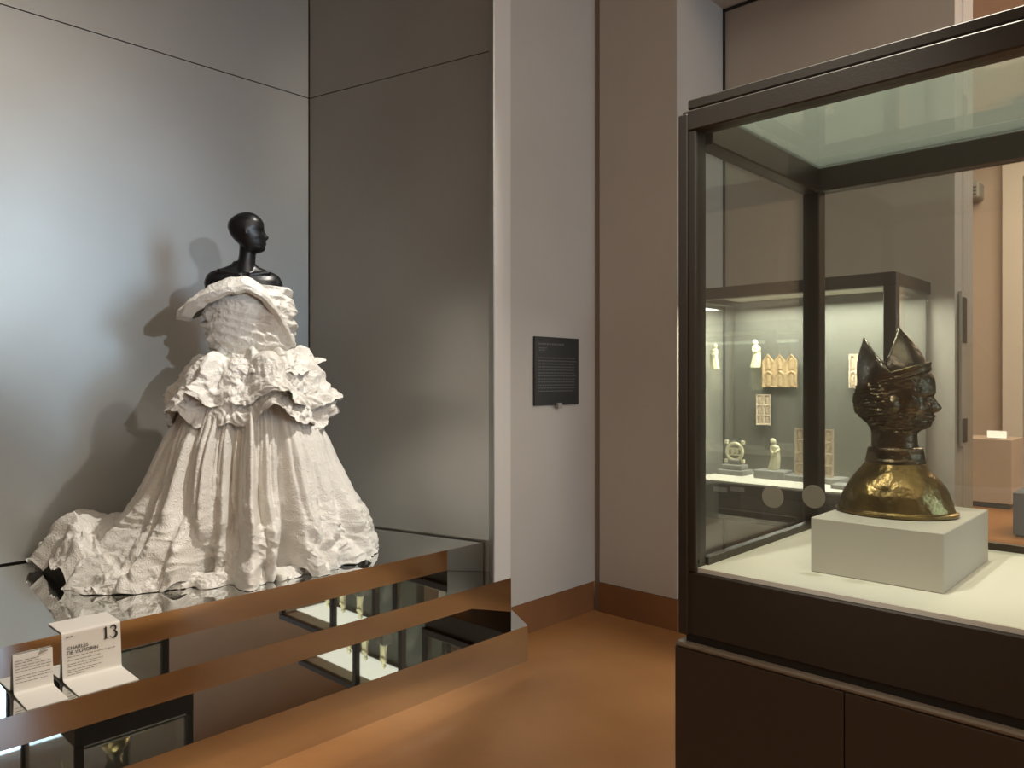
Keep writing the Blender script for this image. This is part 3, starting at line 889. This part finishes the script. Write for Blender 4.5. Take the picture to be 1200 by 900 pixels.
# ------------------------------------------------------------------ wall vitrine with carved ivories
VU0, VU1, VN0, VN1 = 3.676, 4.225, 1.087, 2.165
VT, VD, VBm = 1.890, .862, .66
vt = empty('wall_vitrine', (3.95, 1.62, VBm)); tag(vt, 'dark-framed wall vitrine in the recess, lit and filled with carved ivories', 'display case')
fw_ = .055
for (u, n) in ((VU0, VN0), (VU0, VN1 - fw_)):
    box('post', (u, n, VD - .01), (u + fw_, n + fw_, VT - .062), BF, vt, bevel=.003)
for (lo, hi) in (((VU0, VN0, VT - .062), (VU0 + fw_, VN1, VT)), ((VU0 + fw_, VN0, VT - .062), (VU1, VN0 + fw_, VT)), ((VU0 + fw_, VN1 - fw_, VT - .062), (VU1, VN1, VT))):
    box('top_rail', lo, hi, BF, vt, bevel=.003)
box('light_lid', (VU0 + fw_, VN0 + fw_, VT - .03), (VU1, VN1 - fw_, VT - .004), M['deck'], vt)
box('glass_pane', (VU0 + .012, VN0 + fw_, VD), (VU0 + .018, VN1 - fw_, VT - .062), M['glass'], vt)
box('glass_pane', (VU0 + fw_, VN0 + .012, VD), (VU1, VN0 + .018, VT - .062), M['glass'], vt)
box('side_pane', (VU0 + fw_, VN1 - .02, VD), (VU1, VN1 - .012, VT - .062), M['glass_film'], vt)
box('back_panel', (VU1 - .012, VN0 + .02, VD), (VU1, VN1 - .02, VT - .03), M['vit_back'], vt)
box('deck', (VU0 + .03, VN0 + .02, VD - .014), (VU1 - .013, VN1 - .02, VD), M['deck'], vt)
box('front_sill', (VU0 - .004, VN0, VD - .055), (VU0 + .03, VN1, VD - .006), BF, vt, bevel=.003)
box('base_box', (VU0 + .02, VN0 + .01, VBm), (VU1, VN1 - .01, VD - .016), BF, vt, bevel=.004)
for a, b in ((836, 852), (856, 872)):
    p, q = on_x(a, 570, VU0 - .006), on_x(b, 577, VU0 - .006)
    box('caption_strip', (VU0 - .006, q.y, q.z), (VU0 - .0035, p.y, p.z), M['greyblock'], vt)


def figure(name, label, base, h, lean, material, yaw=0, group=None, arms=True):
    """small carved standing figure in a robe, with head, shoulders and folded arms"""
    n, m_ = 28, 40
    s = np.linspace(0, 1, m_)
    hw = np.interp(s, [0, .05, .3, .5, .66, .74, .78, .80, .84, .9, .96, 1], [.16, .17, .145, .13, .15, .14, .08, .055, .085, .095, .07, .0]) * h
    hd2 = hw * np.interp(s, [0, .7, .8, 1], [.75, .7, .9, 1])
    A2 = np.linspace(0, 2 * math.pi, n, endpoint=False)
    S2, AA = np.meshgrid(s, A2, indexing='ij')
    fold = 1 + .10 * np.sin(AA * 7 + S2 * 5) * (S2 < .62)
    x = hw[:, None] * np.cos(AA) * fold; y = hd2[:, None] * np.sin(AA) * fold
    x = x + lean * h * np.sin(S2 * math.pi * 1.1)
    P = np.stack([x, y, S2 * h], -1)
    o = grid_mesh(name, P, material, None, closed=True, cap=True)
    o.location = base; o.rotation_euler = (0, 0, yaw)
    tag(o, label, 'figurine', group)
    if arms:
        a1 = tube((-.13 * h + lean * h, -.02 * h, .66 * h), (-.04 * h + lean * h, -.13 * h, .52 * h), .045 * h, .035 * h, 10, 4)
        a2 = tube((.13 * h + lean * h, -.02 * h, .66 * h), (.03 * h + lean * h, -.14 * h, .56 * h), .045 * h, .035 * h, 10, 4)
        grid_mesh('arm', a1, material, o, closed=True); grid_mesh('arm', a2, material, o, closed=True)
    return o


def relief(name, label, ctr, w_, h_, material, gables=0, rows=3, cols=2, leaves=1):
    """carved panel facing -X: arcades with small figures in relief"""
    e = empty(name, ctr); tag(e, label, 'carving')
    ny, nz = 12 * cols * leaves + 1, 16 * rows + 1
    Y, Zg = np.meshgrid(np.linspace(0, 1, ny), np.linspace(0, 1, nz))
    cy = (Y * cols * leaves) % 1 - .5; cz = (Zg * rows) % 1
    arch = np.clip(1 - ((cy / .42) ** 2 + np.clip((cz - .55) / .36, 0, 9) ** 2), 0, 1) ** .4
    figs = np.exp(-((cy / .16) ** 2)) * (cz < .72) * (cz > .08)
    dep = .010 - .009 * arch * (1 - figs * .9) + .0015 * perlin(Y * 19, Zg * 23, 3)
    ed = np.minimum.reduce([Y, 1 - Y, Zg * 1.0, 1 - Zg]); dep = np.where(ed < .03, .011, dep)
    if gables:
        gy = (Y * gables) % 1 if gables > 1 else Y
        top = .80 + .20 * (1 - np.abs(gy - .5) * 2)
        zz = Zg * top
    else:
        zz = Zg
    P = np.stack([-dep, (Y - .5) * -w_, zz * h_], -1)
    o = grid_mesh('carved_face', P, material, e, smooth=False)
    sd = o.modifiers.new('body', 'SOLIDIFY'); sd.thickness = .006; sd.offset = 1
    return e


UB = VU1 - .030
p = on_x(838, 433, 3.98); figure('ivory_figurine', 'ivory figure added as the mirror image in the vitrine side pane', p, .150, -.05, M['ivory'], -1.2)  # solid figure added in place of the side pane's reflection
p = on_x(885, 431, UB - .03); figure('ivory_figurine', 'bright ivory figure hung beside the gabled carving', p, .165, .06, M['ivory'], -1.57)
p = on_x(914.5, 454, UB); relief('gabled_triptych', 'tan carved ivory triptych with gabled top on vitrine back', p, .205, .190, M['ivory_tan'], gables=3, rows=2, cols=1, leaves=3)
p = on_x(895.5, 498, UB); relief('ivory_plaque', 'narrow pale carved ivory plaque below the gabled triptych', p, .088, .178, M['ivory_pale'], rows=3, cols=2)
p = on_x(1009, 455, UB); relief('ivory_plaque', 'pale carved ivory plaque half hidden behind the bust', p, .115, .182, M['ivory_pale'], rows=2, cols=3)


def small_block(label, c, sx, sy, h):
    e = box('mount_block', (c[0] - sx / 2, c[1] - sy / 2, VD), (c[0] + sx / 2, c[1] + sy / 2, VD + h), M['greyblock'], bevel=.003)
    return tag(e, label, 'mount', 'grey mounts in the vitrine')


b1 = on_z(859, 551, VD + .02); b1 = Vector((4.02, on_x(861, 555, 4.02).y, 0)); small_block('stepped grey mount under the round openwork ivory', b1, .13, .16, .028)
e1 = box('mount_step', (b1.x - .045, b1.y - .06, VD + .028), (b1.x + .045, b1.y + .06, VD + .056), M['greyblock'], bevel=.003)
tag(e1, 'upper step of the mount under the round openwork ivory', 'mount')
b2 = Vector((4.0, on_x(906, 555, 4.0).y, 0)); small_block('grey mount under the small leaning ivory figure', b2, .12, .17, .045)
b3 = Vector((4.02, on_x(955, 560, 4.02).y, 0)); small_block('wide grey mount under the tall ivory diptych', b3, .14, .30, .030)
b4 = Vector((3.86, on_x(992, 565, 3.86).y, 0)); small_block('low grey mount beside the bust silhouette', b4, .10, .12, .022)
figure('ivory_figurine', 'pale leaning ivory statuette standing on grey mount', Vector((b2.x, b2.y, VD + .045)), .175, .07, M['ivory'], -1.4)
# round openwork
rw = empty('openwork_roundel', (b1.x, b1.y, VD + .056)); tag(rw, 'round openwork ivory carving standing on stepped mount', 'carving')


def torus_bm(bm, c, R, r, n=28, k=8):
    rows_ = []
    for i in range(n):
        a = 2 * math.pi * i / n
        rows_.append([bm.verts.new((c[0] + r * math.sin(2 * math.pi * j / k), c[1] + (R + r * math.cos(2 * math.pi * j / k)) * math.cos(a), c[2] + (R + r * math.cos(2 * math.pi * j / k)) * math.sin(a))) for j in range(k)])
    for i in range(n):
        for j in range(k):
            bm.faces.new((rows_[i][j], rows_[(i + 1) % n][j], rows_[(i + 1) % n][(j + 1) % k], rows_[i][(j + 1) % k]))


bm = bmesh.new(); torus_bm(bm, (0, 0, .072), .048, .009); bm_obj('rim', bm, M['ivory'], rw, True, world=False)
for dy in (-.024, 0, .024):
    bm = bmesh.new(); torus_bm(bm, (0, dy, .072), .018, .005, 18, 6); bm_obj('tracery', bm, M['ivory'], rw, True, world=False)
for dy in (-.05, .05):
    for dz in (.018, .125):
        box('corner_knob', (-.008, dy - .010, dz - .010), (.008, dy + .010, dz + .012), M['ivory'], rw, world=False, bevel=.003)
box('foot', (-.012, -.03, 0), (.012, .03, .026), M['greyblock'], rw, world=False, bevel=.003)
relief('ivory_diptych', 'tall pink-beige carved ivory diptych behind the dark case post', Vector((b3.x, b3.y, VD + .030)), .205, .250, M['ivory_pale'], rows=4, cols=2, leaves=2)

# ------------------------------------------------------------------ far gallery, seen through the glass
FU = 11.6
a_, b_ = on_x(1177, 192, FU), on_x(1260, 560, FU)
dr_ = empty('door_1', (FU, (a_.y + b_.y) / 2, 0)); struct(dr_)
box('door_frame', (FU - .12, a_.y - .22, 0), (FU - .002, a_.y, a_.z), M['white_paint'], dr_)
box('door_frame', (FU - .12, b_.y, a_.z - .22), (FU - .002, a_.y - .22, a_.z), M['white_paint'], dr_)
box('door_leaf', (FU - .04, b_.y, 0), (FU - .002, a_.y - .22, a_.z - .22), M['navy'], dr_)
p, q = on_x(1121, 215, FU - .3), on_x(1147, 231, FU - .3)
ac = empty('wall_unit', (FU - .15, (p.y + q.y) / 2, q.z)); tag(ac, 'dark box-shaped unit high on the far gallery wall', 'wall unit')
box('housing', (FU - .3, q.y, q.z), (FU - .002, p.y, p.z), M['greyblock'], ac, bevel=.02)
for i in range(3):
    zz = q.z + .04 + .045 * i
    box('louvre', (FU - .315, q.y + .03, zz), (FU - .3, p.y - .03, zz + .015), M['dark'], ac)
p, q = on_x(1126, 513, 9.6), on_x(1186, 571, 9.6)
o = empty('gallery_counter', (9.9, (p.y + q.y) / 2, 0)); tag(o, 'low pinkish display counter in the far gallery', 'counter')
box('body', (9.6, q.y, 0.06), (10.2, p.y, p.z), M['far_paint'], o, bevel=.005)
box('kick', (9.64, q.y + .03, 0), (10.16, p.y - .03, .06), M['dark'], o)
for (x0, x1, lab) in ((1156, 1181, 'long bright caption strip standing on the far counter'),):
    r0, r1 = on_x(x0, 504, 9.7), on_x(x1, 512, 9.7)
    cp = empty('caption_strip', (9.7, (r0.y + r1.y) / 2, p.z)); tag(cp, lab, 'sign')
    box('card', (9.69, r1.y, p.z), (9.71, r0.y, r0.z), M['white_paint'], cp)
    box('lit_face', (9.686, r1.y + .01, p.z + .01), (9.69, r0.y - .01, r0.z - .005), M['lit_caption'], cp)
p, q = on_x(1130, 418, FU - .06), on_x(1137, 459, FU - .06)
o = empty('wall_screen', (FU - .03, (p.y + q.y) / 2, q.z)); tag(o, 'narrow dark screen on the far gallery wall', 'screen')
box('bezel', (FU - .06, q.y, q.z), (FU - .002, p.y, p.z), M['dark'], o, bevel=.01)
box('screen', (FU - .063, q.y + .01, q.z + .03), (FU - .06, p.y - .01, p.z - .03), M['navy'], o)
p = on_z(1188, 600, 0.0)
o = empty('gallery_plinth', (8.2, 1.1, 0)); tag(o, 'slate blue plinth standing in the far gallery', 'plinth')
pp_, pq_ = on_x(1187, 577, 8.0), on_x(1240, 640, 8.0)
box('body', (8.0, pq_.y, 0.02), (8.6, pp_.y, pp_.z), M['navy'], o, bevel=.004)
box('kick', (8.02, pq_.y + .02, 0), (8.58, pp_.y - .02, .02), M['dark'], o)
# narrow dark case standing at the end of the recess wall
p, q = on_y(1124, 341, .978), on_y(1130, 522, .978)
o = empty('wall_strip', (p.x, .978, q.z)); tag(o, 'narrow dark upright strip on the end of the recess wall', 'wall fitting')
box('strip', (p.x, .966, q.z), (q.x, .981, p.z), M['paint'], o, bevel=.002)
box('upper_insert', (p.x + .008, .963, p.z - .26), (q.x - .012, .966, p.z - .03), M['dark'], o)
box('lower_insert', (p.x + .008, .963, q.z + .02), (q.x - .004, .966, q.z + .14), M['dark'], o)

# ------------------------------------------------------------------ second vitrine beside the photographer, seen in the mirrored steps
v2 = empty('floor_vitrine', (4.22, -0.3, 0)); tag(v2, 'lit glass vitrine of ivory figures, seen only as a reflection in the mirrored steps', 'display case')
A0, A1, B0, B1, T2, D2 = 3.95, 4.50, -1.10, 0.50, 1.72, 1.02
for (u, n) in ((A0, B0), (A0, -.20), (A0, B1 - .05), (A1 - .05, B0), (A1 - .05, B1 - .05)):
    box('post', (u, n, D2), (u + .05, n + .05, T2 - .05), BF, v2, bevel=.003)
for (lo, hi) in (((A0, B0, T2 - .05), (A0 + .05, B1, T2)), ((A1 - .05, B0, T2 - .05), (A1, B1, T2)), ((A0 + .05, B0, T2 - .05), (A1 - .05, B0 + .05, T2)), ((A0 + .05, B1 - .05, T2 - .05), (A1 - .05, B1, T2))):
    box('top_rail', lo, hi, BF, v2, bevel=.003)
box('light_lid', (A0 + .05, B0 + .05, T2 - .045), (A1 - .05, B1 - .05, T2 - .005), M['deck'], v2)
box('back_panel', (A1 - .062, B0 + .05, D2), (A1 - .05, B1 - .05, T2 - .05), M['vit_back'], v2)
box('glass_pane', (A0 + .012, B0 + .05, D2), (A0 + .018, -.20, T2 - .05), M['glass'], v2)
box('glass_pane', (A0 + .012, -.15, D2), (A0 + .018, B1 - .05, T2 - .05), M['glass'], v2)
box('deck', (A0, B0, D2 - .03), (A1, B1, D2), M['deck'], v2)
box('base', (A0 + .02, B0 + .02, .06), (A1 - .02, B1 - .02, D2 - .03), M['brown_lam'], v2, bevel=.004)
box('kick', (A0 + .05, B0 + .05, 0), (A1 - .05, B1 - .05, .06), M['dark'], v2)
for n, nm in ((-.62, 'farthest from the bust'), (-.36, 'in the middle of three'), (-.08, 'nearest the bust')):
    sb = box('tall_mount', (4.16, n - .05, D2), (4.26, n + .05, 1.34), M['greyblock'], bevel=.004)
    tag(sb, 'tall grey mount in the mirrored vitrine, ' + nm, 'mount')
    figure('ivory_figurine', 'glowing ivory figure reflected in the mirrored steps, ' + nm, Vector((4.21, n, 1.34)), .225, .05, M['ivory'], -1.57)
